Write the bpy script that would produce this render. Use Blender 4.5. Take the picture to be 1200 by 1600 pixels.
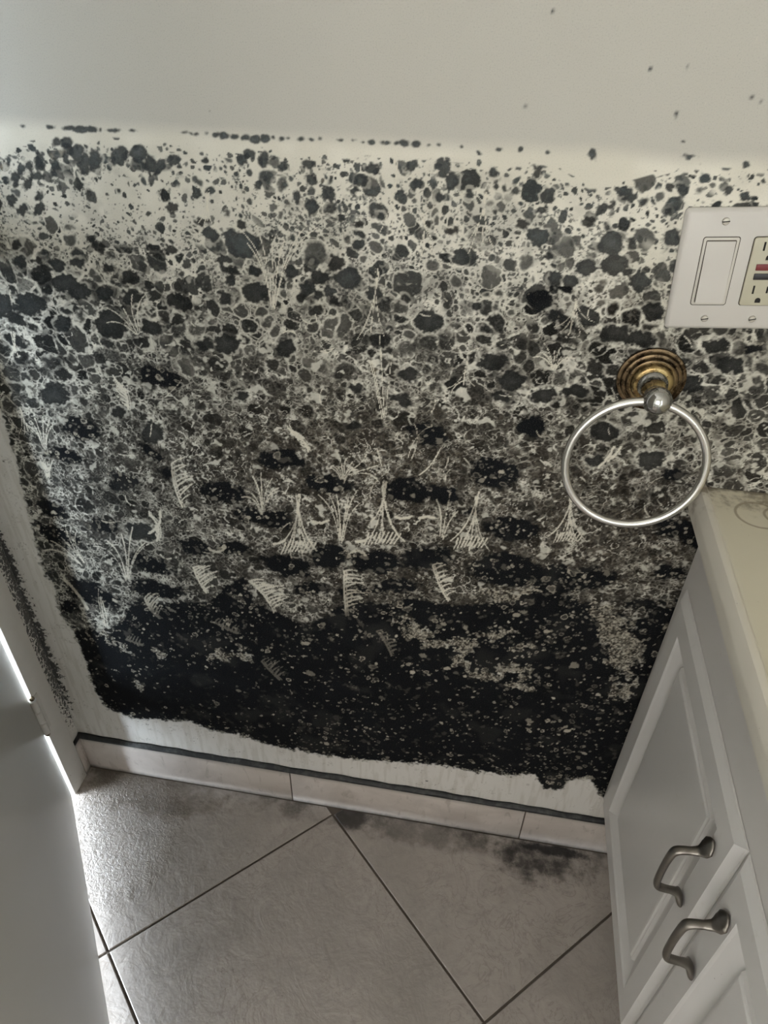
import bpy, bmesh, math, random
import numpy as np
from mathutils import Vector, Matrix

random.seed(7); rng = np.random.default_rng(11)
for o in list(bpy.data.objects): bpy.data.objects.remove(o)
scene = bpy.context.scene
COL = scene.collection

# ------------------------------------------------------------------ camera
F_PX, YAW, PITCH, ROLL = 1122.83, -0.153559, 0.662654, 0.0215977
CAM = np.array([0.0, 0.0, 1.36])
def cam_axes():
    f = np.array([math.sin(YAW)*math.cos(PITCH), math.cos(YAW)*math.cos(PITCH), -math.sin(PITCH)])
    r = np.array([math.cos(YAW), -math.sin(YAW), 0.0]); u = np.cross(r, f)
    return r*math.cos(ROLL)+u*math.sin(ROLL), -r*math.sin(ROLL)+u*math.cos(ROLL), f
RT, UP, FW = cam_axes()
cd = bpy.data.cameras.new('camera'); cam = bpy.data.objects.new('camera', cd); COL.objects.link(cam)
cd.sensor_fit = 'HORIZONTAL'; cd.sensor_width = 36.0; cd.lens = 36.0*F_PX/1200.0
cd.clip_start = 0.01; cd.clip_end = 50
cam.matrix_world = Matrix(((RT[0], UP[0], -FW[0], CAM[0]), (RT[1], UP[1], -FW[1], CAM[1]), (RT[2], UP[2], -FW[2], CAM[2]), (0, 0, 0, 1)))
scene.camera = cam

# ------------------------------------------------------------------ light: daylight through the doorway and the window behind the camera
w = bpy.data.worlds.new('world'); scene.world = w; w.use_nodes = True
bg = w.node_tree.nodes['Background']; bg.inputs[0].default_value = (1.0, 0.965, 0.92, 1); bg.inputs[1].default_value = 6.6
scene.view_settings.view_transform = 'Standard'; scene.view_settings.look = 'None'
scene.view_settings.gamma = 1.0; scene.view_settings.use_curve_mapping = False
scene.view_settings.exposure = -0.10
def area(name, loc, target, sx, sy, power, color=(1, 1, 1), portal=False):
    l = bpy.data.lights.new(name, 'AREA'); l.shape = 'RECTANGLE'; l.size = sx; l.size_y = sy; l.energy = power; l.color = color
    o = bpy.data.objects.new(name, l); COL.objects.link(o); o.location = loc
    o.rotation_euler = (Vector(target)-Vector(loc)).to_track_quat('-Z', 'Y').to_euler()
    if portal: l.cycles.is_portal = True
    return o
area('doorway_portal', (-0.87, 0.29, 1.02), (0, 0.29, 1.02), 0.80, 2.04, 1, portal=True)
area('window_portal', (-0.10, -1.42, 1.40), (-0.10, 0, 1.40), 1.10, 1.20, 1, portal=True)
sd_ = bpy.data.lights.new('sun', 'SUN'); sd_.energy = 56.0; sd_.angle = math.radians(30.0); sd_.color = (0.76, 0.88, 1.0)
sun = bpy.data.objects.new('sun', sd_); COL.objects.link(sun); sun.location = (-3, .6, 1.2)
sun.rotation_euler = Vector((0.90, 0.38, -0.14)).to_track_quat('-Z', 'Y').to_euler()
scene.cycles.max_bounces = 7; scene.cycles.diffuse_bounces = 5; scene.cycles.glossy_bounces = 3; scene.cycles.caustics_reflective = False; scene.cycles.caustics_refractive = False

# ------------------------------------------------------------------ node helper
class S:
    def __init__(s, nt, sock): s.nt = nt; s.k = sock
    def _m(s, op, b=None, c=None, clamp=False):
        n = s.nt.nodes.new('ShaderNodeMath'); n.operation = op; n.use_clamp = clamp
        for i, v in enumerate((s, b, c)):
            if v is None: continue
            if isinstance(v, S): s.nt.links.new(v.k, n.inputs[i])
            else: n.inputs[i].default_value = v
        return S(s.nt, n.outputs[0])
    def __add__(s, b): return s._m('ADD', b)
    __radd__ = __add__
    def __sub__(s, b): return s._m('SUBTRACT', b)
    def __rsub__(s, b): return (s*-1.0)+b
    def __mul__(s, b): return s._m('MULTIPLY', b)
    __rmul__ = __mul__
    def __truediv__(s, b): return s._m('DIVIDE', b)
    def lt(s, b): return s._m('LESS_THAN', b)
    def gt(s, b): return s._m('GREATER_THAN', b)
    def min(s, b): return s._m('MINIMUM', b)
    def max(s, b): return s._m('MAXIMUM', b)
    def abs(s): return s._m('ABSOLUTE')
    def pow(s, b): return s._m('POWER', b)
    def sin(s): return s._m('SINE')
    def clamp(s): return s._m('ADD', 0.0, clamp=True)
class G:
    """a small builder around one material's node tree"""
    def __init__(g, name):
        g.m = bpy.data.materials.new(name); g.m.use_nodes = True; g.nt = g.m.node_tree
        g.b = g.nt.nodes['Principled BSDF']
    def pos(g):
        n = g.nt.nodes.new('ShaderNodeNewGeometry'); return S(g.nt, n.outputs['Position'])
    def obj(g):
        n = g.nt.nodes.new('ShaderNodeTexCoord'); return S(g.nt, n.outputs['Object'])
    def rnd(g):
        n = g.nt.nodes.new('ShaderNodeObjectInfo'); return S(g.nt, n.outputs['Random'])
    def sep(g, v):
        n = g.nt.nodes.new('ShaderNodeSeparateXYZ'); g.nt.links.new(v.k, n.inputs[0]); return [S(g.nt, o) for o in n.outputs]
    def comb(g, x=0.0, y=0.0, z=0.0):
        n = g.nt.nodes.new('ShaderNodeCombineXYZ')
        for i, v in enumerate((x, y, z)):
            if isinstance(v, S): g.nt.links.new(v.k, n.inputs[i])
            else: n.inputs[i].default_value = v
        return S(g.nt, n.outputs[0])
    def attr(g, name):
        n = g.nt.nodes.new('ShaderNodeAttribute'); n.attribute_name = name; return S(g.nt, n.outputs['Fac'])
    def noise(g, vec, scale, detail=2.0, rough=0.5, dist=0.0, color=False, dim='3D'):
        n = g.nt.nodes.new('ShaderNodeTexNoise'); n.noise_dimensions = dim
        g.nt.links.new(vec.k, n.inputs['Vector']); n.inputs['Scale'].default_value = scale
        n.inputs['Detail'].default_value = detail; n.inputs['Roughness'].default_value = rough; n.inputs['Distortion'].default_value = dist
        return S(g.nt, n.outputs['Color' if color else 'Fac'])
    def voro(g, vec, feature='F1', rnd=1.0):
        n = g.nt.nodes.new('ShaderNodeTexVoronoi'); n.voronoi_dimensions = '2D'; n.feature = feature
        g.nt.links.new(vec.k, n.inputs['Vector']); n.inputs['Scale'].default_value = 1.0; n.inputs['Randomness'].default_value = rnd
        d = S(g.nt, n.outputs['Distance'])
        return (d, S(g.nt, n.outputs['Color'])) if feature == 'F1' else d
    def ss(g, x, a, b, o0=0.0, o1=1.0):
        n = g.nt.nodes.new('ShaderNodeMapRange'); n.interpolation_type = 'SMOOTHSTEP'
        g.nt.links.new(x.k, n.inputs[0])
        for i, v in ((1, a), (2, b), (3, o0), (4, o1)):
            if isinstance(v, S): g.nt.links.new(v.k, n.inputs[i])
            else: n.inputs[i].default_value = v
        return S(g.nt, n.outputs[0])
    def mix(g, f, a, b):
        n = g.nt.nodes.new('ShaderNodeMix'); n.data_type = 'RGBA'; n.clamp_factor = True
        if isinstance(f, S): g.nt.links.new(f.k, n.inputs[0])
        else: n.inputs[0].default_value = f
        for i, v in ((6, a), (7, b)):
            if isinstance(v, S): g.nt.links.new(v.k, n.inputs[i])
            else: n.inputs[i].default_value = (*v, 1) if len(v) == 3 else v
        return S(g.nt, n.outputs[2])
    def vmul(g, v, k):
        n = g.nt.nodes.new('ShaderNodeVectorMath'); n.operation = 'SCALE'; g.nt.links.new(v.k, n.inputs[0]); n.inputs['Scale'].default_value = k
        return S(g.nt, n.outputs[0])
    def vadd(g, a, b):
        n = g.nt.nodes.new('ShaderNodeVectorMath'); n.operation = 'ADD'; g.nt.links.new(a.k, n.inputs[0])
        if isinstance(b, S): g.nt.links.new(b.k, n.inputs[1])
        else: n.inputs[1].default_value = b
        return S(g.nt, n.outputs[0])
    def scol(g, c):
        n = g.nt.nodes.new('ShaderNodeSeparateColor'); g.nt.links.new(c.k, n.inputs[0]); return [S(g.nt, o) for o in n.outputs]
    def bump(g, h, strength, dist):
        n = g.nt.nodes.new('ShaderNodeBump'); n.inputs['Strength'].default_value = strength; n.inputs['Distance'].default_value = dist
        g.nt.links.new(h.k, n.inputs['Height']); g.nt.links.new(n.outputs[0], g.b.inputs['Normal'])
    def out(g, col=None, rough=None, metal=None, spec=None):
        for key, v in (('Base Color', col), ('Roughness', rough), ('Metallic', metal), ('Specular IOR Level', spec)):
            if v is None: continue
            if isinstance(v, S): g.nt.links.new(v.k, g.b.inputs[key])
            else: g.b.inputs[key].default_value = (*v, 1) if isinstance(v, tuple) else v
        return g.m

# ------------------------------------------------------------------ mesh helpers
def link(name, bm, mat, parent=None, smooth=False, autos=None):
    me = bpy.data.meshes.new(name); bmesh.ops.recalc_face_normals(bm, faces=bm.faces); bm.to_mesh(me); bm.free()
    o = bpy.data.objects.new(name, me); COL.objects.link(o)
    if mat: me.materials.append(mat)
    if smooth:
        for p in me.polygons: p.use_smooth = True
    if autos is not None:
        for p in me.polygons: p.use_smooth = True
        me.set_sharp_from_angle(angle=math.radians(autos))
    if parent: o.parent = parent
    return o
def empty(name, loc=(0, 0, 0), rot=(0, 0, 0)):
    o = bpy.data.objects.new(name, None); COL.objects.link(o); o.location = loc; o.rotation_euler = rot; return o
def tag(o, label=None, cat=None, group=None, kind=None):
    for k, v in (('label', label), ('category', cat), ('group', group), ('kind', kind)):
        if v: o[k] = v
    return o
def box(bm, x0, x1, y0, y1, z0, z1, bevel=0.0, seg=2):
    r = bmesh.ops.create_cube(bm, size=1.0); vs = r['verts']
    for v in vs: v.co = Vector(((x0+x1)/2+v.co.x*(x1-x0), (y0+y1)/2+v.co.y*(y1-y0), (z0+z1)/2+v.co.z*(z1-z0)))
    if bevel > 0:
        es = list({e for v in vs for e in v.link_edges})
        bmesh.ops.bevel(bm, geom=es, offset=bevel, segments=seg, profile=0.5, affect='EDGES')
    return bm
def nb(): return bmesh.new()
def sweep(bm, pts, sec, n=14, closed=False, frame_up=Vector((0, 1, 0))):
    """sweep an ellipse along pts; sec(i) -> (half width along side, half width along normal)"""
    rings = []; m = len(pts)
    for i, p in enumerate(pts):
        a = pts[(i-1) % m] if (closed or i > 0) else pts[i]; b = pts[(i+1) % m] if (closed or i < m-1) else pts[i]
        t = (b-a).normalized(); side = frame_up.copy(); nn = t.cross(side).normalized(); side = nn.cross(t).normalized()
        ra, rb = sec(i)
        rings.append([bm.verts.new(p+side*(ra*math.cos(2*math.pi*k/n))+nn*(rb*math.sin(2*math.pi*k/n))) for k in range(n)])
    for i in range(m if closed else m-1):
        A, B = rings[i], rings[(i+1) % m]
        for k in range(n): bm.faces.new((A[k], A[(k+1) % n], B[(k+1) % n], B[k]))
    if not closed: bm.faces.new(rings[0]); bm.faces.new(rings[-1])
    return bm
def lathe(bm, prof, n=48, axis='-y'):
    """prof: (radius, height) pairs; the height runs along -y (out of the back wall)"""
    rings = []
    for r, h in prof:
        if r < 1e-6: rings.append([bm.verts.new((0, -h, 0))]); continue
        rings.append([bm.verts.new((r*math.cos(2*math.pi*k/n), -h, r*math.sin(2*math.pi*k/n))) for k in range(n)])
    for A, B in zip(rings, rings[1:]):
        for k in range(n):
            if len(A) == 1 and len(B) == 1: continue
            if len(A) == 1: bm.faces.new((A[0], B[k], B[(k+1) % n]))
            elif len(B) == 1: bm.faces.new((A[k], A[(k+1) % n], B[0]))
            else: bm.faces.new((A[k], A[(k+1) % n], B[(k+1) % n], B[k]))
    return bm
def prism(bm, poly, z0, z1, inset=0.0, drop=0.0):
    """vertical prism over a convex polygon, top edge eased by inset/drop"""
    n = len(poly); c = Vector((sum(p[0] for p in poly)/n, sum(p[1] for p in poly)/n, 0))
    def ring(z, ins):
        out = []
        for p in poly:
            v = Vector((p[0], p[1], 0)); d = (v-c); L = max(d.length, 1e-6)
            v = c+d*(max(L-ins, 0.0)/L); out.append(bm.verts.new((v.x, v.y, z)))
        return out
    rs = [ring(z0, 0), ring(z1-drop, 0)] + ([ring(z1, inset)] if inset > 0 else [])
    for A, B in zip(rs, rs[1:]):
        for k in range(n): bm.faces.new((A[k], A[(k+1) % n], B[(k+1) % n], B[k]))
    bm.faces.new(rs[0][::-1]); bm.faces.new(rs[-1]); return bm

# ------------------------------------------------------------------ room dimensions (metres)
YW = 0.760          # back wall plane
XL = -0.734         # left wall plane
XR = 0.86           # right wall plane
YF = -1.40          # wall behind the camera
ZC = 2.40           # ceiling
DY0, DY1, DZ = -0.085, 0.684, 2.03      # doorway in the left wall

def px_to_wall(u, v):
    d = (u-600.0)/F_PX*RT-(v-800.0)/F_PX*UP+FW; t = YW/d[1]; return d[0]*t, CAM[2]+d[2]*t
def wall_to_px(x, z):
    dx, dy, dz = x, YW, z-CAM[2]
    a = dx*RT[0]+dy*RT[1]+dz*RT[2]; b = dx*UP[0]+dy*UP[1]+dz*UP[2]; c = dx*FW[0]+dy*FW[1]+dz*FW[2]
    return 600+F_PX*a/c, 800-F_PX*b/c

# ================================================================== STRUCTURE
# ---- back wall: a fine grid that carries the survey of the mould growth as attributes
xs = np.concatenate([np.arange(XL, 0.365, 0.00115), np.arange(0.368, XR, 0.0055), [XR]])
zs = np.concatenate([np.arange(0.0, 0.09, 0.01), np.arange(0.09, 0.60, 0.0017), np.arange(0.60, 0.86, 0.00125), np.arange(0.86, 1.235, 0.0009), np.arange(1.235, 1.33, 0.003), np.linspace(1.335, ZC, 30)])
NX, NZ = len(xs), len(zs)
X, Z = np.meshgrid(xs.astype(np.float32), zs.astype(np.float32))
U, V = [a.astype(np.float32) for a in wall_to_px(X.astype(float), Z.astype(float))]

def win(u, v, rad):
    """grid window that covers a stain mark of about rad around a surveyed spot"""
    x, z = px_to_wall(u, v); x1, _ = px_to_wall(u+rad, v); _, z1 = px_to_wall(u, v-rad); _, z0 = px_to_wall(u, v+rad)
    r = abs(x1-x)*1.25+0.004
    i0, i1 = np.searchsorted(xs, x-r), np.searchsorted(xs, x+r)
    j0, j1 = np.searchsorted(zs, min(z0, z1)-0.02), np.searchsorted(zs, max(z0, z1)+0.02)
    return slice(max(j0, 0), max(j1, 0)), slice(max(i0, 0), max(i1, 0))

rows_v = [190, 205, 225, 250, 300, 350, 400, 450, 500, 560, 620, 700, 800, 900, 1000, 1300]
rows_z = np.array([px_to_wall(600, v)[1] for v in rows_v])
def rowfield(vals):
    return np.repeat(np.interp(zs, rows_z[::-1], np.array(vals, float)[::-1]).astype(np.float32)[:, None], NX, 1)
covS = rowfield([0, 0, .10, .55, .70, .68, .66, .60, .55, .60, .62, .75, .75, .75, .7, .7])
covM = rowfield([0, 0, .02, .50, .74, .62, .56, .62, .88, .97, .97, .90, .80, .80, .8, .8])
covL = rowfield([0, 0, .0, .03, .06, .08, .18, .32, .36, .34, .28, .16, .12, .10, .1, .1])
speck = rowfield([0, 0, .05, .15, .30, .45, .55, .52, .45, .42, .50, .62, .68, .70, .7, .7])
brown = rowfield([0, 0, .0, .0, .04, .10, .18, .28, .36, .50, .65, .80, .82, .75, .6, .6])
brown *= np.clip(.35+.65*(U/480.0), .35, 1.0)
def gauss(u, v, a, b): return np.exp(-(((U-u)/a)**2+((V-v)/b)**2))
openm = np.clip(.85*gauss(205, 325, 120, 48)+.55*gauss(340, 330, 40, 50)+.5*gauss(60, 320, 40, 40)+.55*gauss(985, 340, 60, 35)
                +.5*gauss(1010, 390, 60, 30)+.45*gauss(840, 420, 35, 25)+.4*gauss(720, 240, 60, 15)+.6*gauss(1150, 300, 80, 25)+.4*gauss(1110, 700, 50, 50), 0, 1)
covM *= 1-openm; covS *= 1-.75*openm; speck *= 1-.8*openm; covL *= 1-openm
dense = gauss(40, 490, 150, 90)+gauss(170, 510, 120, 60); covM = np.clip(covM+.35*dense, 0, 1); covL = np.clip(covL+.35*dense, 0, 1)
dense = gauss(950, 430, 50, 60)+gauss(1000, 540, 180, 50)+gauss(150, 240, 60, 25)+.7*gauss(230, 250, 60, 22)
covM = np.clip(covM+.3*dense, 0, 1); covL = np.clip(covL+.22*dense, 0, 1)
brown = np.clip(brown+.5*gauss(960, 430, 50, 70)+.25*gauss(1000, 520, 200, 60), 0, 1)
finez = np.clip(gauss(560, 720, 260, 110)+gauss(950, 830, 160, 90)+.5*gauss(250, 720, 150, 90)+gauss(700, 900, 200, 40), 0, 1)   # small-grained growth
covL *= 1-.6*finez; covM = covM*(1-.3*finez)
topb = np.interp(U.ravel(), [-50, 0, 60, 140, 300, 450, 560, 700, 850, 920, 960, 1020, 1080, 1200, 1400], [232, 232, 226, 224, 232, 246, 246, 245, 258, 292, 290, 272, 246, 252, 262]).reshape(U.shape)
edge = np.clip((V-topb+6)/26.0, 0, 1)
covM *= edge; covS *= np.clip((V-topb+14)/22.0, 0, 1); covL *= edge; speck *= edge

# signed distance (image pixels of the survey) of the solid black growth and of single colonies
def polysdf(poly, u, v):
    poly = [tuple(map(float, p)) for p in poly]
    P = poly; Q = poly[1:]+poly[:1]; d2 = np.full(u.shape, 1e12, np.float32); ins = np.zeros(u.shape, bool)
    for (ax, ay), (bx, by) in zip(P, Q):
        ex, ey = bx-ax, by-ay; t = np.clip(((u-ax)*ex+(v-ay)*ey)/(ex*ex+ey*ey+1e-9), 0, 1)
        d2 = np.minimum(d2, (u-ax-t*ex)**2+(v-ay-t*ey)**2)
        c = ((ay > v) != (by > v)); 
        with np.errstate(divide='ignore', invalid='ignore'):
            ins ^= c & (u < (bx-ax)*(v-ay)/((by-ay) if by != ay else 1e-9)+ax)
    return np.where(ins, np.float32(1), np.float32(-1))*np.sqrt(d2)
BLACK = [(110, 988), (140, 978), (170, 990), (192, 968), (212, 938), (260, 942), (330, 940), (352, 914), (380, 904), (398, 940), (438, 962), (482, 978),
         (512, 962), (545, 938), (600, 944), (640, 932), (700, 948), (760, 944), (830, 926), (890, 932), (930, 955), (1000, 965), (1060, 945), (1120, 930), (1120, 1320), (955, 1262), (936, 1240), (918, 1214), (888, 1220), (876, 1236), (850, 1234), (835, 1212), (800, 1212), (740, 1206), (680, 1196),
         (620, 1192), (540, 1186), (430, 1168), (380, 1150), (330, 1142), (290, 1126), (215, 1125), (165, 1106), (150, 1085), (140, 1060), (130, 1030), (122, 1005)]
black = polysdf(BLACK, U, V)
for (u, v, a, b, t) in [(250, 590, 32, 16, 15), (125, 670, 28, 18, 20), (105, 712, 28, 14, 12), (78, 797, 22, 12, 25), (198, 752, 26, 10, 20), (240, 712, 18, 8, 42), (262, 738, 13, 8, 20),
        (350, 768, 30, 18, 5), (440, 718, 33, 18, 8), (518, 757, 36, 15, 5), (670, 678, 29, 17, 8), (640, 766, 33, 18, 8), (690, 774, 26, 15, 12), (772, 738, 36, 25, 10), (798, 826, 34, 19, 5),
        (390, 806, 26, 13, 15), (432, 812, 22, 14, 10), (365, 858, 20, 13, 10), (450, 885, 38, 16, 8), (515, 870, 28, 20, -5), (590, 880, 36, 20, 0), (665, 872, 36, 20, 0), (485, 921, 25, 11, 0),
        (165, 822, 20, 13, 0), (90, 838, 30, 17, 25), (235, 882, 36, 14, 20), (140, 925, 42, 18, 22), (245, 920, 45, 13, 10), (105, 948, 12, 10, 0), (93, 988, 13, 5, 15), (305, 855, 22, 12, 15),
        (792, 892, 52, 28, 5), (868, 906, 46, 24, 0), (915, 904, 40, 20, -5), (1062, 828, 34, 16, 10), (1085, 845, 16, 12, 20), (1050, 895, 24, 12, 5), (1045, 940, 14, 6, 0), (1050, 742, 17, 9, 0),
        (832, 668, 20, 17, 0), (905, 955, 36, 14, 5), (1000, 945, 24, 9, 5), (980, 975, 18, 8, 0), (300, 955, 20, 10, 5), (560, 925, 26, 8, 0), (620, 915, 30, 12, 0), (740, 800, 12, 6, 0),
        (875, 496, 22, 9, 32), (886, 455, 17, 8, 10), (1175, 545, 22, 9, -15), (845, 470, 16, 18, 0), (185, 760, 14, 8, 10)]:
    sj, si = win(u, v, a+26); du, dv = U[sj, si]-u, V[sj, si]-v; c, s_ = math.cos(math.radians(t)), math.sin(math.radians(t))
    a *= 1.12; b *= .95; e = np.sqrt(((du*c+dv*s_)/a)**2+((-du*s_+dv*c)/b)**2); black[sj, si] = np.maximum(black[sj, si], (1-e)*b)
# pale islands inside the black growth
UI, VI = U, V
def stroke(field, pts, wd, val=1.0, U=None, V=None):
    U = UI if U is None else U; V = VI if V is None else V
    for (u0, v0), (u1, v1) in zip(pts, pts[1:]):
        L = math.hypot(u1-u0, v1-v0); sj, si = win((u0+u1)/2, (v0+v1)/2, L/2+wd*2+4)
        uu, vv = U[sj, si], V[sj, si]; ex, ey = u1-u0, v1-v0
        t = np.clip(((uu-u0)*ex+(vv-v0)*ey)/(ex*ex+ey*ey+1e-9), 0, 1); d = np.hypot(uu-u0-t*ex, vv-v0-t*ey)
        field[sj, si] = np.maximum(field[sj, si], np.clip(1.35-d/wd, 0, 1)*val)
# named single colonies, (u, v, half axes, tilt, tone) tone 0 black .. 1 grey
spot = np.full(U.shape, -60.0, np.float32); tone = np.zeros(U.shape, np.float32)
SP = [(380, 383, 27, 21, 0, .75), (400, 457, 24, 16, 5, .35), (525, 411, 15, 13, 10, .05), (545, 434, 21, 16, 5, .6), (499, 434, 13, 12, 0, .25), (595, 532, 16, 11, 0, .2), (280, 472, 21, 14, 10, .25),
      (265, 390, 13, 9, 10, .2), (240, 386, 8, 5, 0, .3), (155, 386, 13, 10, 35, .15), (143, 374, 6, 5, 30, .25), (270, 324, 10, 8, 0, .1), (18, 313, 9, 10, 0, .4), (672, 502, 23, 19, 0, .45), (635, 466, 8, 7, 0, .2),
      (815, 349, 10, 9, 0, .03), (720, 402, 13, 13, 0, .5), (705, 361, 10, 7, 10, .05), (668, 350, 6, 5, 0, .1), (917, 346, 10, 8, 0, .1), (858, 401, 11, 8, 0, .35), (1020, 487, 19, 14, -20, .2), (868, 433, 12, 12, 0, .5), (890, 440, 12, 11, 0, .55),
      (65, 430, 16, 15, 0, .2), (56, 406, 11, 5, 5, .15), (102, 442, 20, 16, 10, .55), (122, 455, 22, 14, 20, .5), (32, 408, 12, 10, 25, .5), (90, 415, 13, 11, 20, .55), (122, 411, 12, 9, 10, .5), (202, 432, 13, 10, 10, .25), (168, 420, 10, 7, 0, .3),
      (205, 465, 20, 12, 5, .5), (164, 458, 13, 12, 0, .55), (172, 507, 26, 22, 20, .4), (45, 475, 28, 18, 10, .55), (5, 475, 14, 20, 0, .55), (30, 500, 30, 8, 25, .35), (238, 512, 17, 12, 10, .5), (100, 505, 14, 11, 10, .55), (355, 537, 20, 15, 0, .5), (320, 537, 14, 10, 10, .4),
      (446, 542, 16, 14, 0, .4), (25, 532, 20, 10, 15, .4), (100, 585, 13, 9, 15, .3), (85, 615, 24, 17, 5, .5), (187, 645, 12, 9, 0, .35), (240, 675, 17, 19, 0, .5), (350, 405, 13, 8, 10, .35), (360, 422, 14, 7, 15, .3), (328, 366, 12, 13, 0, .6), (360, 363, 11, 9, 0, .6), (376, 353, 9, 7, 0, .15),
      (361, 437, 9, 7, 0, .5), (398, 423, 10, 8, 0, .55), (455, 424, 13, 9, 20, .55), (480, 450, 12, 10, 0, .5), (512, 454, 11, 9, 0, .55), (470, 465, 8, 6, 0, .1), (352, 465, 12, 10, 20, .4), (520, 470, 12, 7, 10, .1), (585, 458, 14, 10, 0, .55), (500, 462, 9, 8, 0, .3), (317, 346, 9, 7, 0, .1), (560, 351, 7, 6, 0, .05), (328, 296, 8, 7, 0, .65),
      (512, 302, 9, 12, 0, .45), (640, 585, 16, 11, 5, .5), (710, 600, 18, 10, 0, .25), (628, 625, 20, 10, 25, .45), (800, 595, 20, 16, 0, .55), (770, 565, 26, 12, 0, .35), (785, 620, 18, 10, 20, .4), (850, 617, 22, 12, -5, .4), (920, 495, 22, 16, 20, .6), (745, 478, 8, 7, 0, .4),
      (840, 370, 18, 13, 0, .7), (955, 380, 22, 18, 0, .7), (960, 415, 22, 16, 0, .62), (915, 420, 18, 14, 0, .5), (1052, 370, 14, 14, 0, .4), (980, 425, 11, 8, 0, .35), (1000, 440, 18, 16, 0, .65), (1120, 540, 26, 11, 0, .45), (1140, 570, 24, 14, 0, .5), (1080, 600, 22, 14, 0, .55), (960, 520, 26, 14, 0, .45), (1000, 530, 24, 13, 0, .4),
      (560, 605, 14, 9, 0, .35), (552, 665, 10, 8, 0, .3), (595, 340, 9, 8, 0, .5), (945, 675, 24, 15, 10, .3), (1015, 720, 24, 16, 0, .65), (930, 720, 16, 9, 0, .6), (905, 610, 18, 12, 20, .45), (380, 620, 12, 9, 0, .4), (220, 830, 26, 14, 10, .65), (885, 612, 14, 8, 0, .4),
      (120, 240, 12, 15, 10, .5), (131, 253, 12, 17, 5, .45), (146, 250, 11, 17, 5, .5), (88, 222, 7, 8, 0, .3), (105, 222, 10, 9, 0, .45), (187, 244, 13, 16, 10, .45), (216, 240, 14, 13, 0, .5), (234, 258, 10, 15, 0, .4), (248, 262, 8, 12, 10, .5), (272, 250, 9, 9, 0, .5), (62, 252, 9, 14, 0, .4), (33, 264, 9, 11, 30, .5), (45, 258, 7, 11, 10, .45),
      (24, 277, 6, 12, 10, .5), (43, 290, 7, 12, 25, .45), (60, 276, 11, 7, 5, .5), (13, 251, 6, 9, 0, .5), (36, 330, 8, 10, 30, .45), (60, 328, 8, 14, 30, .45), (60, 306, 7, 10, 30, .45), (87, 258, 8, 14, 15, .55), (24, 383, 6, 14, 40, .25), (102, 249, 8, 11, 0, .45), (389, 240, 9, 9, 0, .45), (378, 250, 9, 8, 20, .5), (412, 250, 9, 13, 0, .5), (440, 260, 6, 7, 0, .55), (482, 256, 9, 7, 0, .4),
      (485, 280, 11, 11, 0, .45), (405, 289, 8, 8, 0, .45), (583, 266, 12, 10, 0, .45), (566, 282, 10, 9, 0, .45), (552, 298, 8, 8, 0, .45), (487, 325, 10, 11, 0, .5), (463, 308, 7, 9, 0, .5), (642, 260, 8, 9, 0, .45), (652, 288, 9, 9, 0, .45), (692, 260, 10, 9, 0, .45), (705, 283, 10, 14, 20, .5), (686, 308, 7, 8, 0, .45), (735, 301, 7, 8, 0, .45), (761, 300, 6, 8, 0, .35), (776, 292, 6, 9, 0, .35),
      (786, 294, 7, 8, 20, .4), (858, 307, 11, 12, 0, .4), (838, 268, 6, 7, 0, .2), (848, 327, 8, 6, -20, .3), (690, 272, 8, 8, 0, .45), (945, 325, 14, 6, -25, .35), (975, 300, 13, 8, 0, .65), (982, 310, 12, 7, -25, .45), (1048, 294, 6, 6, 0, .3), (1064, 296, 9, 9, 0, .5), (1045, 330, 5, 6, 0, .3), (1140, 298, 7, 7, 0, .4), (1168, 258, 6, 5, 0, .6), (1078, 244, 8, 3, 0, .6)]
SEAM = [(36, 197, 4, 2.2), (80, 199, 6, 3), (108, 200, 8, 3.2), (126, 202, 12, 5.5), (144, 202, 9, 4.5), (157, 202, 2, 3), (172, 204, 8, 3), (182, 204, 6, 3.6), (207, 204, 6, 2.8), (287, 207, 7, 3), (298, 208, 4, 3),
        (307, 209, 5, 3), (324, 208, 4, 3.2), (337, 210, 7, 5), (350, 212, 8, 5.5), (368, 213, 8, 5.5), (382, 215, 8, 5.5), (400, 218, 9, 6.5), (414, 216, 8, 6.5), (427, 214, 3, 3), (440, 217, 5, 3), (451, 216, 4, 3), (470, 217, 7, 4), (486, 218, 6, 3), (500, 216, 4, 3),
        (532, 219, 6, 2.4), (553, 219, 3, 2), (568, 222, 4, 2.5), (580, 222, 7, 5), (598, 222, 5, 4), (605, 223, 6, 4), (620, 224, 5, 4), (632, 224, 8, 5.5), (650, 225, 8, 5), (672, 226, 4, 2), (685, 226, 2.5, 1.5), (722, 230, 3, 3), (748, 240, 2.5, 3), (781, 234, 4, 3), (814, 232, 3, 3.5),
        (1016, 108, 3.5, 4.5), (1074, 106, 3, 2.6), (863, 18, 3, 2.6), (822, 164, 3, 2.5), (1175, 151, 3, 2.2), (1190, 158, 2.4, 1.6), (1067, 221, 2.6, 1.6), (856, 239, 2.5, 2.5), (328, 173, 1.6, 2), (925, 240, 5, 9), (1057, 178, 3, 5)]
SP += [(u, v, a, b, 0, .62) for u, v, a, b in SEAM]
for (u, v, a, b, t, tn) in SP:
    sj, si = win(u, v, max(a, b)+14); du, dv = U[sj, si]-u, V[sj, si]-v; c, s_ = math.cos(math.radians(t)), math.sin(math.radians(t))
    e = np.sqrt(((du*c+dv*s_)/a)**2+((-du*s_+dv*c)/b)**2); sd = (1-e)*min(a, b)
    m = sd > spot[sj, si]; spot[sj, si] = np.where(m, sd, spot[sj, si]); tone[sj, si] = np.where(m, tn, tone[sj, si])
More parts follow.
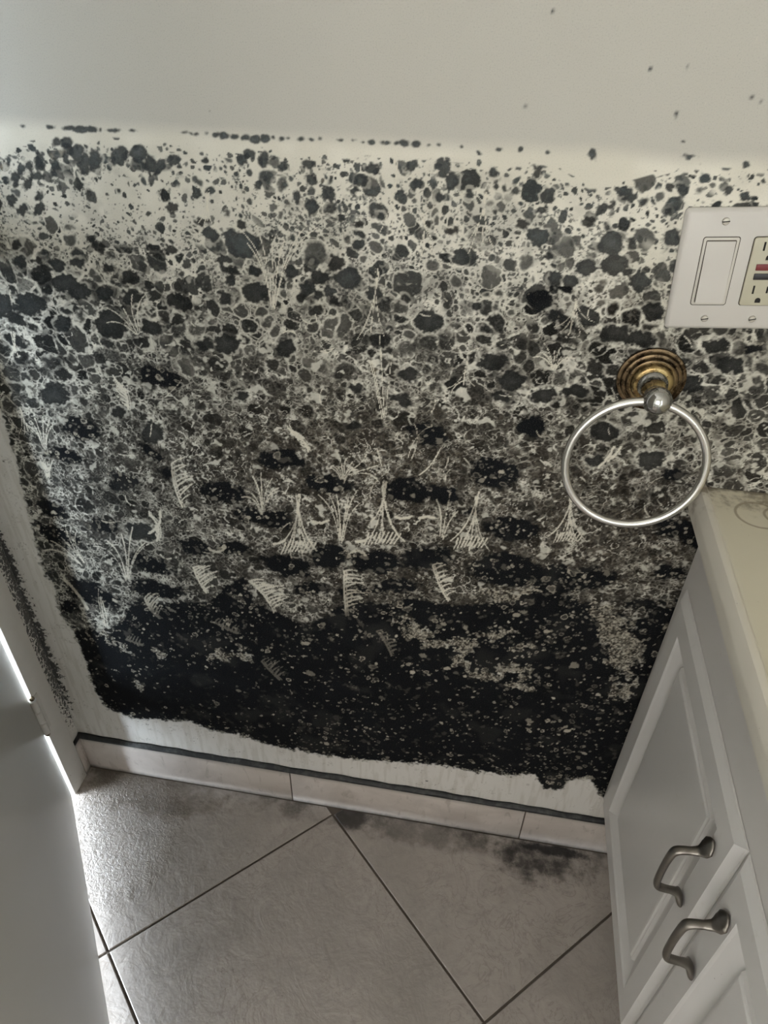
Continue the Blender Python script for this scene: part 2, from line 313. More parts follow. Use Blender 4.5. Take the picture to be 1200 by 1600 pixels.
# feather- and shell-shaped pale traces
lace = np.zeros_like(U)
def curve(u, v, ang, L, bend, n=6, late=False):
    pts = [(u, v)]; a = ang
    for k in range(n):
        a += bend/n*((2*(k+.5)/n) if late else 1); u += L/n*math.cos(math.radians(a)); v += L/n*math.sin(math.radians(a)); pts.append((u, v))
    return pts
def combf(u, v, ang, L, bend, rib, ribang, n, wd=1.75, ribbend=30):
    st = curve(u, v, ang, L, bend, 8); stroke(lace, st, wd*1.15)
    stroke(lace, [(a+3.5, b) for a, b in st], wd*.7, .8)
    for k in range(n):
        t = (k+1)/n*8; i = min(int(t), 7); f = t-i
        a = st[i][0]+(st[i+1][0]-st[i][0])*f; b = st[i][1]+(st[i+1][1]-st[i][1])*f
        Lr = rib*(.55+.45*math.sin(math.pi*(k+.6)/n))
        cv = curve(a, b, ang+ribang+k*2.0+rng.uniform(-6, 6), Lr*rng.uniform(.75, 1.1), ribbend+rng.uniform(-10, 14), 5); stroke(lace, cv[:4], wd*rng.uniform(.8, 1.1)); stroke(lace, cv[3:], wd*.8, .8)
def plume(u, v, ang, L, spread, n, wd=1.5, bend=22, ribs=0):
    for k in range(n):
        f = (k/(n-1)-.5)*2 if n > 1 else 0
        pts = curve(u+f*3+rng.uniform(-1, 1), v+rng.uniform(-4, 4), ang+f*spread*.22+rng.uniform(-3, 3), L*rng.uniform(.7, 1.05), f*(bend+spread*.6), 8, True); stroke(lace, pts, wd*rng.uniform(.6, 1.0), rng.uniform(.7, 1))
    if ribs:          # the ribbed foot of a shell: short parallel strokes across the end
        a = math.radians(ang); cu, cv = u+math.cos(a)*L*.86, v+math.sin(a)*L*.86; wdt = L*.26
        for q in range(9):
            o = (q/8-.5)*2; stroke(lace, curve(cu+o*wdt+4, cv-9+abs(o)*3, 108+o*6, L*.20, 14, 3), wd*.85)
for a in [(285, 792, -118, 70, 25, 34, 62, 9), (322, 926, -128, 44, 20, 30, 75, 9), (428, 956, -112, 62, -30, 36, 70, 11), (541, 962, -97, 70, 8, 34, 62, 11), (250, 966, -150, 40, 40, 22, 70, 8),
          (437, 1062, -140, 40, 10, 20, 80, 7), (612, 1024, -110, 44, -20, 16, 70, 7), (372, 990, -160, 40, 10, 16, 80, 7), (222, 1008, -165, 26, 10, 10, 80, 5), (200, 640, -80, 44, -50, 26, -80, 8), (482, 705, -100, 40, -50, 24, -70, 7),
          (245, 845, -60, 44, -80, 14, -80, 8), (700, 938, -125, 60, 20, 24, 75, 8)]: combf(*a)
for a in [(466, 775, 90, 92, 26, 6, 1.8, 16, 5), (600, 757, 92, 96, 34, 6, 1.8, 18, 5), (745, 772, 98, 88, 34, 5, 1.6, 14, 5), (893, 772, 95, 78, 34, 7, 1.3, 20, 3), (410, 800, -90, 60, 70, 7, 1.6, 40), (536, 752, -90, 36, 80, 8, 1.2, 30), (533, 845, -88, 90, 36, 6, 1.3, 20),
          (200, 905, -92, 80, 60, 6, 1.4, 30), (130, 880, -130, 70, 40, 5, 1.4, 20), (70, 700, -100, 50, 50, 6, 1.5, 10), (75, 745, -92, 34, 30, 7, 1.6, 5), (427, 480, -90, 140, 44, 7, 1.2, 16), (600, 650, -95, 130, 34, 5, 1.2, -14), (325, 300, 92, 60, 30, 4, 1.0, 10),
          (215, 520, -120, 60, 60, 5, 1.4, 20), (660, 335, 80, 90, 40, 5, 1.0, 12), (620, 250, 92, 120, 20, 3, 1.0, 8), (760, 300, 100, 100, 30, 4, 1.0, 10), (165, 975, -100, 55, 20, 3, 1.4, -30), (545, 740, -20, 60, 20, 3, 1.4, 60), (640, 720, -70, 60, 20, 2, 1.6, -60),
          (900, 470, 92, 60, 80, 6, 1.1, 10), (865, 575, -90, 40, 120, 7, 1.2, 10), (690, 700, 120, 50, 20, 2, 1.4, -40), (690, 840, -80, 70, 20, 3, 1.6, 20), (30, 640, 70, 50, 40, 5, 1.3, 10), (590, 420, 95, 120, 20, 3, 1.0, 10), (20, 520, 80, 40, 40, 5, 1.2, 5), (730, 560, 100, 60, 40, 3, 1, 30)]: plume(*a)
for a in [(618, 808, 20, 26, -40), (556, 846, 10, 20, -40), (428, 850, 0, 18, -30), (655, 810, -30, 24, 50), (545, 866, -60, 30, 110), (350, 858, 130, 26, 90), (250, 800, 70, 40, 80), (950, 720, -30, 30, -30), (490, 815, 30, 24, -60), (935, 730, -35, 40, -30), (100, 905, 40, 60, 20)]:
    stroke(lace, curve(*a), 2.6)
for k in range(60):   # stray hyphae
    u, v = rng.uniform(20, 1100), rng.uniform(470, 900); stroke(lace, curve(u, v, rng.uniform(0, 360), rng.uniform(10, 34), rng.uniform(-90, 90), 4), rng.uniform(.9, 1.5), rng.uniform(.5, .95))
# clean strip beside the corner and below the growth
CLEAN = [(-400, 560), (-40, 560), (0, 640), (22, 712), (40, 790), (52, 840), (62, 880), (86, 925), (96, 962), (112, 984), (124, 1005), (131, 1030), (141, 1060), (151, 1085), (166, 1106), (215, 1125), (290, 1126), (330, 1142), (380, 1150), (430, 1168),
         (540, 1186), (620, 1192), (680, 1196), (740, 1206), (800, 1212), (835, 1212), (850, 1234), (876, 1236), (888, 1220), (918, 1214), (936, 1240), (955, 1262), (1100, 1300), (1100, 1500), (-400, 1500)]
clean = polysdf(CLEAN, U, V)
corner = np.clip(1-(X-XL)/0.026, 0, 1)*np.clip((Z-0.14)/0.1, 0, 1)*np.clip((0.80-Z)/0.2, 0, 1)      # growth that follows the corner joint
dots = rowfield([.1, .1, .1, .1, .1, .1, .1, .1, .2, .3, .4, .6, .75, .8, .6, .28])
dots = np.where(Z < .42, .40-.3*gauss(250, 1080, 190, 60)+.25*gauss(900, 1120, 130, 120), dots)


# ---- the growth itself, evaluated in wall coordinates (millimetres)
_tab = rng.random((8, 256, 256)).astype(np.float32)
def vnoise(x, y, seed=0):
    xi = np.floor(x); yi = np.floor(y); fx = x-xi; fy = y-yi; xi = xi.astype(np.int32); yi = yi.astype(np.int32); T = _tab[seed % 8]; o = 37*seed
    fx = fx*fx*(3-2*fx); fy = fy*fy*(3-2*fy); x0, x1, y0, y1 = (xi+o) & 255, (xi+o+1) & 255, (yi+o*3) & 255, (yi+o*3+1) & 255
    return (T[y0, x0]*(1-fx)+T[y0, x1]*fx)*(1-fy)+(T[y1, x0]*(1-fx)+T[y1, x1]*fx)*fy
def fbm(mm, seed, oct=3, rough=.55, sx=1.0, sz=1.0):
    """noise with features of about mm millimetres, mean .5"""
    t = np.float32(0); a = 1.0; n = 0; f = 1000.0/mm
    cr, sr = (math.cos(.6+seed), math.sin(.6+seed)) if sx == sz else (1.0, 0.0)
    for k in range(oct): t = t+a*vnoise((X*cr-Z*sr)*f*sx, (X*sr+Z*cr)*f*sz, seed+k*3); n += a; a *= rough; f *= 2.03
    return t/n
def sst(x, a, b): t = np.clip((x-a)/(b-a), 0, 1); return t*t*(3-2*t)
def voro(x, y, seed, rmin=0.0, rmax=0.0):
    xi = np.floor(x).astype(np.int32); yi = np.floor(y).astype(np.int32); f1 = np.full(x.shape, 9.0, np.float32); f2 = f1.copy(); cid = np.zeros(x.shape, np.int32)
    A, B, W = _tab[seed % 8], _tab[(seed+3) % 8], _tab[(seed+6) % 8]
    for dj in (-1, 0, 1):
        for di in (-1, 0, 1):
            cx_, cy_ = xi+di, yi+dj; k0, k1 = (cy_+seed*17) & 255, (cx_+seed*29) & 255
            d = (np.hypot(cx_+.1+.8*A[k0, k1]-x, cy_+.1+.8*B[k0, k1]-y)-(rmin+(rmax-rmin)*W[k0, k1]**1.5)).astype(np.float32); m = d < f1
            f2 = np.where(m, f1, np.minimum(f2, d)); f1 = np.where(m, d, f1); cid = np.where(m, k0*256+k1, cid)
    r = [_tab[(seed+q) % 8].ravel()[(cid*(2*q+1)+77*q) & 65535] for q in (1, 2, 4, 5)]
    return f1, (f2-f1)*.5, r
def C(*c): return np.array(c, np.float32)
def lay(col, a, c): return col+(c-col)*np.clip(a, 0, 1)[..., None]
def blend(a, c0, c1): return c0+(c1-c0)*np.clip(a, 0, 1)[..., None]

n_fine = fbm(2.6, 1, 2); n_lump = fbm(6.0, 2, 2); n_mid = fbm(16.0, 3, 3); n_big = fbm(70.0, 4, 3); n_grain = fbm(2.3, 5, 2, .7); n_cloud = fbm(38.0, 6, 3)
isl = np.zeros_like(U); UWI, VWI = U+(n_mid-.5)*34+(n_lump-.5)*14, V+(fbm(16.0, 21, 3)-.5)*34+(n_lump-.5)*10
for pts, wd in [([(640, 985), (668, 998), (700, 1004), (732, 1004), (760, 992), (800, 986)], 8), ([(612, 972), (632, 968), (655, 985)], 6), ([(728, 1012), (716, 1030), (735, 1046), (772, 1056)], 8),
                ([(778, 1046), (800, 1042), (830, 1052)], 9), ([(800, 1072), (830, 1072)], 6), ([(335, 1022), (360, 1022), (385, 1026)], 11), ([(150, 992), (185, 1010), (200, 1022)], 4),
                ([(955, 990), (985, 1005), (975, 1030)], 26), ([(960, 1082), (985, 1075)], 14), ([(800, 1010), (835, 1012)], 6), ([(245, 1018), (255, 1022)], 8), ([(540, 870), (560, 862)], 4),
                ([(940, 960), (960, 968)], 18), ([(210, 1066), (216, 1072)], 9), ([(735, 925), (800, 930), (840, 918)], 9)]:
    stroke(isl, pts, wd*.8, 1.0, UWI, VWI)
black = np.where(isl > .15, np.minimum(black, 8-isl*18), black)
w1, w2 = (fbm(9.0, 7, 2)-.5)*3.0, (fbm(9.0, 9, 2)-.5)*3.0; w3, w4 = (fbm(45.0, 10, 2)-.5)*16, (fbm(45.0, 12, 2)-.5)*16
PXM, PZM = X*1000+w1+w3, Z*1000+w2+w4
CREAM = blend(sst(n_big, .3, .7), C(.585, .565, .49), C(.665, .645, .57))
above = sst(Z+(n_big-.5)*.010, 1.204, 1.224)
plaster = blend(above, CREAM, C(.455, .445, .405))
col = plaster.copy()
SL, BR = C(.054, .063, .066), C(.080, .062, .043)
darkc = blend(brown, SL, BR); bgd0 = finez
smear = sst(n_cloud, .42, .68)*speck                       # thin grey veil between the colonies
col = lay(col, smear*.45, blend(brown, C(.26, .265, .25), C(.30, .265, .21)))
# fine speckle
sp = sst(n_grain*.55+n_fine*.35+n_mid*.35, .86-.46*speck, .96-.46*speck)*sst(speck, .01, .08)
col = lay(col, sp*.88, darkc*1.15)
LINE = np.clip(sst(fbm(20.0, 14, 2), .25, .68)*.85+.15, 0, 1)*(1-.25*bgd0)        # where pale seams between colonies stay visible
def layer(col, size, cov, seed, gap, rim, tmin, tmax, lump=.14, haloa=.8, rmin=.22, rmax=.62):
    f1, d, (r1, r2, r3, r4) = voro(PXM/size+seed*3.1, PZM/size+seed*1.7, seed, rmin, rmax)
    here = sst(cov-r1, 0.0, .06)
    ins = np.minimum(d-gap*(.4+1.2*r4), -f1+np.clip(cov-.8, 0, .2)*1.2)+(n_fine-.5)*lump*.8+(n_lump-.5)*lump*1.3
    soft = .05+.12*r4*r4
    m = sst(ins, -.01, soft)*here; halo = sst(ins, -rim, -.02)*here
    col = lay(col, halo*haloa*LINE*(1-.70*finez), CREAM*.96)
    t = (tmin+(tmax-tmin)*r3)[..., None]; base = blend(brown, C(.050, .061, .065), C(.067, .053, .037))
    core = C(.012, .013, .014)*(1-t)+base*t
    core = lay(core, (r2 > .97)*.55*sst(n_lump, .3, .6)*(tmax > .9), C(.26, .225, .17))
    core = lay(core, sst(n_fine*.6+n_lump*.4, .52, .74)*.34, base*2.0)
    core = lay(core, sst(n_grain*.7+n_mid*.3, .52, .74)*(.15+.65*brown)*(r4 > .35), base*2.8)
    core = lay(core, sst(ins, .13, .03)*.5, C(.018, .020, .020))
    return lay(col, m*(.80+.20*r2), core)
f = finez
bgd = rowfield([0, 0, 0, 0, 0, .04, .18, .42, .70, .85, .92, .95, .95, .95, .95, .95])*(1-.8*openm)
col = lay(col, bgd*sst(n_mid*.6+n_lump*.4, .28, .60), blend(brown, C(.058, .065, .067), C(.066, .051, .035)))
col = layer(col, 6.5, covS, 3, .10, .26, .3, .9)
col = layer(col, 11.5, covM*(.45+.5*f)*sst(V, 225, 250)*(1+.3*sst(-V, -360, -300)), 6, .05, .15, .3, 1.0)
col = layer(col, 19.5, covM*(1-.6*f), 2, .026, .075, .18, .85)
col = layer(col, 32.0, covL, 5, .025, .050, .10, .92, .10, .8, .25, .55)
# grey and brown clouds that blur the pattern
cl = sst(fbm(30.0, 15, 3), .55, .75)*np.clip(speck*1.3, 0, 1)
col = lay(col, cl*.55, blend(brown, C(.062, .065, .062), C(.078, .066, .049)))
cl = sst(fbm(22.0, 17, 3), .64, .80)*np.clip(covM*1.2-.2, 0, 1); col = lay(col, cl*.35, C(.30, .285, .245))
# brown growth breaks up into fine grain
gr = sst(n_grain*.6+n_fine*.4, .54, .68)*finez*brown; col = lay(col, gr*.36, C(.28, .24, .18))
gr = sst(1-(n_grain*.5+n_fine*.5), .50, .62)*np.clip(finez+.3*bgd, 0, 1); col = lay(col, gr*.6, C(.040, .034, .027))
# lacy pale network
nw = np.abs(fbm(15.0, 22, 2)-.5)+np.abs(fbm(9.0, 24, 2)-.5)*.35
net = sst(.056-nw+(n_fine-.5)*.05, 0.0, .026)*sst(fbm(34.0, 26, 3), .40, .60)*np.clip(bgd*1.1, 0, 1)
nw2 = np.abs(fbm(7.5, 27, 2)-.5); net2 = sst(.036-nw2+(n_grain-.5)*.04, 0, .022)*sst(fbm(26.0, 29, 3), .48, .66)*np.clip(finez+.35*bgd, 0, 1)
col = lay(col, np.maximum(net*.90, net2*.82), CREAM*.95)
patch = sst(fbm(14.0, 30, 3), .69, .77)*np.clip(bgd*1.2, 0, 1); col = lay(col, patch*.8, CREAM*(.8+.2*n_lump[..., None]))
# surveyed single colonies
sd = spot+((n_lump-.5)*9.0+(n_fine-.5)*5.0+(n_mid-.5)*6.0)*(.45+.55*sst(V, 225, 255))
col = lay(col, sst(sd, -6.0, -2.5)*.55*LINE*sst(speck, .05, .2), CREAM)
base = blend(brown*.6, C(.062, .075, .080), C(.086, .071, .053))
sc = C(.010, .010, .011)+(base-C(.010, .010, .011))*tone[..., None]
sc = lay(sc, (np.sin(spot*.5+n_lump*5)*.5+.5)*tone*.45, C(.034, .035, .034)); sc = lay(sc, sst(n_fine, .5, .8)*.35*tone, base*2.2); sc = lay(sc, sst(spot, 2.0, 16.0)*tone*.55, base*1.7); sc = lay(sc, sst(sd, 4.5, .5)*.4, C(.022, .023, .023))
col = lay(col, sst(sd, -1.6, 2.2)*(.9+.08*tone), sc)
# pale traces
lc = sst(lace+(n_grain-.5)*.7+(n_fine-.5)*.7, .38, .80)*(.30+.70*sst(-black, -16.0, -3.0))
col = lay(col, lc*.92, C(.62, .59, .50))
# solid black growth
bd = black+(n_lump-.5)*8.0+(n_mid-.5)*11.0+(n_fine-.5)*4.0
veil = sst(bd, -12.0, 1.0)*sst(-clean, 12.0, 30.0); col = lay(col, veil*.42*(.35+.65*n_cloud), C(.040, .036, .030))
bmk = sst(bd, -1.8, 1.8)
blk = blend(n_cloud, C(.0040, .0046, .0058), C(.0080, .0090, .0108))
haze = sst(fbm(48.0, 18, 3), .60, .76); blk = lay(blk, haze*.45, C(.026, .026, .025))
def flecks(blk, size, seed, dens, ring, bright):
    f1, d, (r1, r2, r3, r4) = voro(PXM/size+seed, PZM/size*1.1+seed*2.3, seed)
    clus = sst(fbm(34.0, seed+20, 3), .36, .60)
    here = r1 < dens*clus; R = .12+.26*r2*r2; dd = R-f1+(n_fine-.5)*.20+(n_lump-.5)*.20
    m = sst(dd, -.02, .06)*here*(1-sst(dd, .07, .15)*ring*(r4 > .25))
    return lay(blk, m*(.22+.75*r3*r3)*bright, C(.46, .425, .345))
dotb = np.where(black < 22, np.clip(dots*1.25+.1, 0, 1), dots)
blk = flecks(blk, 14.0, 5, dotb*1.0, .9, 1.0); blk = flecks(blk, 8.0, 1, dotb*.55, .3, .9); blk = flecks(blk, 21.0, 2, dotb*.40, .7, .8)
blk = lay(blk, sst(fbm(11.0, 19, 3), .68, .78)*np.clip(dots, 0, 1)*.35, C(.20, .185, .15))
blk = lay(blk, lc*.85, C(.44, .405, .33))
col = lay(col, bmk, blk)
# pale islands in the black: grainy cream
im = sst(isl+(n_lump-.5)*.9+(n_fine-.5)*.7, .45, .75)*sst(black, -30, 0)
ic = blend(sst(n_grain*.5+n_fine*.5, .42, .62), C(.07, .06, .047), C(.50, .465, .38)); col = lay(col, im*.85, ic)
# older growth is denser: the same pigment, less plaster showing through
lum = col.mean(-1); dn = np.clip(.32*bgd+.10*gauss(120, 500, 260, 110)+.22*gauss(1000, 560, 220, 90)+.08*sst(V, 240, 300), 0, 1)*(1-bmk); col = col*(np.clip(lum/.56, .02, 1.0)**dn)[..., None]
# clean strip at the corner and at the bottom
cl = clean+(n_lump-.5)*7.0+(n_fine-.5)*2.5+(n_mid-.5)*10.0
streak = fbm(7.0, 16, 3, .55, 1.0, .12)
lowp = blend(sst(streak, .45, .70)*.55, C(.60, .58, .545), C(.47, .445, .40))
lowp = lay(lowp, sst(n_fine*.5+n_mid*.5, .66, .74)*.35, C(.20, .18, .15))
cn = sst(corner+(n_lump-.5)*.9+(n_fine-.5)*.9+(n_mid-.5)*.5, .55, .72); lowp = lay(lowp, cn*.92, C(.035, .036, .036))
col = lay(col, sst(cl, -1.8, 1.8), lowp)
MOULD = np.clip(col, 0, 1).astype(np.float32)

me = bpy.data.meshes.new('wall_back')
nv = NX*NZ
co = np.empty((nv+8, 3), np.float32); co[:nv, 0] = X.ravel(); co[:nv, 1] = YW; co[:nv, 2] = Z.ravel()
co[nv:] = [(XL-.12, YW+.0005, 0), (XR+.1, YW+.0005, 0), (XR+.1, YW+.0005, ZC), (XL-.12, YW+.0005, ZC), (XL-.12, YW+.1, 0), (XR+.1, YW+.1, 0), (XR+.1, YW+.1, ZC), (XL-.12, YW+.1, ZC)]
idx = np.arange(nv).reshape(NZ, NX)
q = np.stack([idx[:-1, :-1], idx[:-1, 1:], idx[1:, 1:], idx[1:, :-1]], -1).reshape(-1, 4)
b0 = nv
q = np.vstack([q, np.array([(b0+4, b0+7, b0+6, b0+5), (b0, b0+4, b0+5, b0+1), (b0+3, b0+2, b0+6, b0+7), (b0, b0+3, b0+7, b0+4), (b0+1, b0+5, b0+6, b0+2)])]).astype(np.int32)
me.vertices.add(nv+8); me.vertices.foreach_set('co', co.ravel())
me.loops.add(q.size); me.loops.foreach_set('vertex_index', q.ravel())
me.polygons.add(len(q)); me.polygons.foreach_set('loop_start', np.arange(0, q.size, 4, dtype=np.int32))
me.update(calc_edges=True)
at = me.attributes.new('growth', 'FLOAT_COLOR', 'POINT'); full = np.ones((nv+8, 4), np.float32); full[:nv, :3] = MOULD.reshape(-1, 3); full[nv:, :3] = .6
at.data.foreach_set('color', full.ravel())

def mould_material():
    g = G('mouldy_plaster'); P = g.vmul(g.pos(), 1000.0)
    n = g.nt.nodes.new('ShaderNodeAttribute'); n.attribute_name = 'growth'; base = S(g.nt, n.outputs['Color'])
    grain = g.noise(P, .75, 2.0, .6); peel = g.noise(P, .30, 2.0)
    col = g.mix(g.ss(grain, .52, .75)*.14, base, (.0, .0, .0)); col = g.mix(g.ss(grain, .48, .25)*.05, col, (.70, .66, .56))
    g.bump(peel, .10, .0007)
    return g.out(col, .80, 0.0, .05)
me.materials.append(mould_material())

wall_back = bpy.data.objects.new('wall_back', me); COL.objects.link(wall_back); tag(wall_back, kind='structure', label='white plaster wall covered in black and grey mould growth')

# ---- plain paint and other shared materials
def paint(name, c, rough=.55, var=.06, scale=9.0, bump=.05):
    g = G(name); p = g.obj(); n = g.noise(p, scale, 4.0, .6); g.bump(g.noise(p, 240.0, 2.0), bump, .001)
    return g.out(g.mix(n, tuple(k*(1-var) for k in c), tuple(min(1, k*(1+var)) for k in c)), rough, 0.0, .35)
M_PLAIN = paint('wall_paint', (.62, .60, .55), .6)
M_CEIL = paint('ceiling_paint', (.75, .74, .71), .8)
M_DOOR = paint('door_paint', (.56, .55, .52), .38, .04, 3.0, .03)
def frame_mat():
    g = G('frame_paint'); p = g.pos(); x, y, z = g.sep(p); n = g.noise(p, 30.0, 4.0, .6); chip = g.noise(p, 90.0, 3.0, .6)
    col = g.mix(n, (.57, .55, .52), (.66, .64, .60)); col = g.mix(g.ss(chip-z*.9, .62, .68), col, (.28, .23, .17))
    g.bump(chip, .1, .001); return g.out(col, .4, 0, .4)
M_FRAME = frame_mat()
def left_mat():
    g = G('left_wall_paint'); p = g.pos(); x, y, z = g.sep(p); P = g.vmul(p, 1000.0)
    q = g.comb(y*1000.0/9.0+g.noise(P, .08, 2.0)*2.5, z*1000.0/14.0+g.noise(P, .11, 2.0)*2.5, 0.0); d = g.voro(q, 'DISTANCE_TO_EDGE'); n = g.noise(P, .25, 3.0, .6)
    fall = g.ss(y, YW-.030, YW-.004)*g.ss(z+n*.1, .14, .34)*g.ss(z, 1.25, 1.05)
    col = g.mix(g.noise(P, .02, 2.0), (.58, .565, .53), (.65, .63, .59))
    return g.out(g.mix(g.ss(d+(n-.5)*.5+fall*.28, .24, .34)*g.ss(fall, .02, .2)*.92, col, (.040, .041, .040)), .6, 0, .3)
M_LEFT = left_mat()

# ---- left wall with the doorway, right wall, wall behind the camera with a window, ceiling
def struct(name, boxes, mat, parent=None, bevel=0):
    bm = nb()
    for b in boxes: box(bm, *b, bevel=bevel)
    o = link(name, bm, mat, parent)
    if not parent: o['kind'] = 'structure'
    return o
struct('wall_left', [(XL-.12, XL, DY1+.004, YW-.0005, 0, ZC), (XL-.12, XL, DY0, DY1+.004, DZ+.03, ZC), (XL-.12, XL, YF, DY0-.004, 0, ZC)], M_LEFT)
struct('wall_right', [(XR, XR+.1, YF, YW, 0, ZC)], M_PLAIN)
struct('wall_front', [(XL-.12, -.65, YF-.1, YF, 0, ZC), (.45, XR+.1, YF-.1, YF, 0, ZC), (-.65, .45, YF-.1, YF, 0, .80), (-.65, .45, YF-.1, YF, 2.0, ZC)], M_PLAIN)
struct('ceiling', [(XL-.12, XR+.1, YF-.1, YW+.1, ZC, ZC+.08)], M_CEIL)
win_o = struct('window_1', [(-.65, -.61, YF-.08, YF-.03, .80, 2.0), (.41, .45, YF-.08, YF-.03, .80, 2.0), (-.61, .41, YF-.08, YF-.03, .80, .84), (-.61, .41, YF-.08, YF-.03, 1.96, 2.0), (-.12, -.08, YF-.075, YF-.035, .84, 1.96)], M_FRAME)

# ---- floor: grout bed with single tiles laid on the diagonal
g = G('grout'); p = g.pos(); n = g.noise(p, 60.0, 3.0, .6)
M_GROUT = g.out(g.mix(n, (.060, .050, .040), (.125, .104, .084)), .9)
FX0 = -1.75
floor = struct('floor', [(FX0, XR+.1, YF-.1, YW, -.06, -.0025)], M_GROUT)
def tile_mat(name, base=(.355, .318, .288)):
    g = G(name); p = g.pos(); x, y, z = g.sep(p); r = g.rnd(); pr = g.vadd(p, g.comb(r*7.0, r*3.0, 0.0))
    a = g.noise(pr, 5.0, 5.0, .62, .8); b = g.noise(pr, 26.0, 4.0, .62, 1.2); c = g.noise(pr, 130.0, 3.0, .6); d = g.noise(pr, 14.0, 3.0, .6, 2.5)
    col = g.mix(g.ss(a, .3, .7), tuple(k*.86 for k in base), tuple(k*1.12 for k in base))
    col = g.mix(g.ss(b, .45, .75)*.35, col, tuple(k*.72 for k in base)); col = g.mix(g.ss(d, .55, .72)*.25, col, tuple(k*1.28 for k in base))
    vein = g.ss((d-.5).abs(), .030, .0)*g.ss(a, .45, .6); col = g.mix(vein*.35, col, (.17, .14, .115))
    col = g.mix(g.ss(c, .66, .74)*g.ss(b, .45, .6)*.6, col, (.10, .08, .06)); col = g.mix(g.ss(g.noise(pr, 60.0, 5.0, .7), .50, .72)*.30, col, tuple(k*.62 for k in base))
    # dirt and mould creeping out of the joint at the wall
    def blob(cx, cy, rx, ry):
        ex = (x-cx)/rx; ey = (y-cy)/ry; return 1.0-(ex*ex+ey*ey)
    fz = (g.noise(p, 24.0, 5.0, .7)-.5)
    strip = g.ss(y+fz*.05, .690, .752)
    col = g.mix(strip*g.ss(g.noise(p, 8.0, 3.0)+fz*.6, .42, .66)*.85, col, (.060, .054, .046))
    col = g.mix(g.ss(blob(.205, .715, .110, .058)+fz*3.2, .0, 1.2)*.88, col, (.018, .017, .016))
    col = g.mix(g.ss(blob(.235, .738, .070, .013)+fz*1.8, .0, .7)*.92, col, (.008, .008, .008))
    col = g.mix(g.ss(blob(-.165, .735, .045, .030)+fz*1.6, .0, .8)*.85, col, (.022, .020, .018))
    col = g.mix(g.ss(blob(-.02, .73, .16, .04)+fz*2.4, .1, 1.0)*.55, col, (.05, .044, .037))
    col = g.mix(g.ss(blob(-.58, .72, .19, .065)+fz*2.4, .0, .9)*.72, col, (.105, .085, .064))
    rough_area = g.ss(blob(-.62, .62, .15, .16)+fz*1.0, .0, .7)
    g.bump(b*.35+c*.14+g.noise(p, 120.0, 4.0, .70, .8)*rough_area*1.7+d*.35, .60, .0032)
    return g.out(col, g.ss(b, .3, .7, .34, .50), 0.0, .45)
M_TILE = tile_mat('floor_tile')
A0 = np.array([-.2042, .7363]); E1 = np.array([-.3236, -.3107]); E2 = np.array([.3193, -.3042])
def clip(poly, ax, lim, sgn):
    out = []
    for i in range(len(poly)):
        a, b = poly[i], poly[(i+1) % len(poly)]; da, db = sgn*(a[ax]-lim), sgn*(b[ax]-lim)
        if da <= 0: out.append(a)
        if da*db < 0: t = da/(da-db); out.append((a[0]+(b[0]-a[0])*t, a[1]+(b[1]-a[1])*t))
    return out
GR = .0040
for i in range(-8, 9):
    for j in range(-8, 9):
        o = A0+E1*i+E2*j; L1, L2 = np.linalg.norm(E1), np.linalg.norm(E2); h1, h2 = GR/2/L1, GR/2/L2
        poly = [tuple(o+E1*a+E2*b) for a, b in ((h1, h2), (1-h1, h2), (1-h1, 1-h2), (h1, 1-h2))]
        for ax, lim, s in ((0, XR-.002, 1), (1, YW-.011, 1), (0, FX0+.3, -1), (1, YF+.002, -1)):
            poly = clip(poly, ax, lim, s) if len(poly) >= 3 else []
        if len(poly) < 3: continue
        ar = abs(sum(poly[k][0]*poly[(k+1) % len(poly)][1]-poly[(k+1) % len(poly)][0]*poly[k][1] for k in range(len(poly))))/2
        if ar < 4e-4: continue
        bm = prism(nb(), poly, -.012, 0.0, .0016, .0012)
        link('tile', bm, M_TILE, floor)

# ---- tiled skirting along the back wall and the short return on the left
def skirt_mat():
    g = G('skirting_tile'); p = g.pos(); x, y, z = g.sep(p); r = g.rnd(); pr = g.vadd(p, g.comb(r*5.0, 0.0, r*2.0))
    a = g.noise(pr, 9.0, 5.0, .62, .6); b = g.noise(g.comb(x*60.0, y*60.0, z*22.0), 1.0, 4.0, .6, .6)
    col = g.mix(g.ss(a, .3, .7), (.42, .375, .34), (.54, .49, .45)); col = g.mix(g.ss(b, .56, .70)*.45, col, (.24, .20, .17))
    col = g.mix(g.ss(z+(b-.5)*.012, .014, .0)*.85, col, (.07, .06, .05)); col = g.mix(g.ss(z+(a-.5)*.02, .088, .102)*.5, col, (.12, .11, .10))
    g.bump(b, .15, .001); return g.out(col, .42, 0, .4)
M_SKIRT = skirt_mat()
g = G('dirty_caulk'); p = g.pos(); n = g.noise(p, 55.0, 4.0, .65)
M_CAULK = g.out(g.mix(g.ss(n, .40, .74), (.008, .009, .010), (.060, .060, .058)), .6)
SKH = .0985
bb = empty('baseboard_back', (0, YW, 0)); bb['kind'] = 'structure'
JX = [XL+.001, -.2905, .1635, .6175, XR-.001]
for a, b in zip(JX, JX[1:]):
    bm = box(nb(), a+.0012, b-.0012, -.0100, -.0006, .0008, SKH, .0012, 2); link('tile', bm, M_SKIRT, bb, autos=40)
bm = nb(); pf = [(-.0006, SKH), (-.0098, SKH), (-.0078, SKH+.003), (-.0035, SKH+.0058), (-.0006, SKH+.0072)]
N = 90; prev = None
for k in range(N+1):
    x = XL+.001+(XR-XL-.002)*k/N; wv = .0012*math.sin(k*1.7)+.001*math.sin(k*.63+1)
    rg = [bm.verts.new((x, yy, zz+(wv if i > 1 else 0))) for i, (yy, zz) in enumerate(pf)]
    if prev:
        for i in range(len(rg)): bm.faces.new((prev[i], prev[(i+1) % 5], rg[(i+1) % 5], rg[i]))
    prev = rg
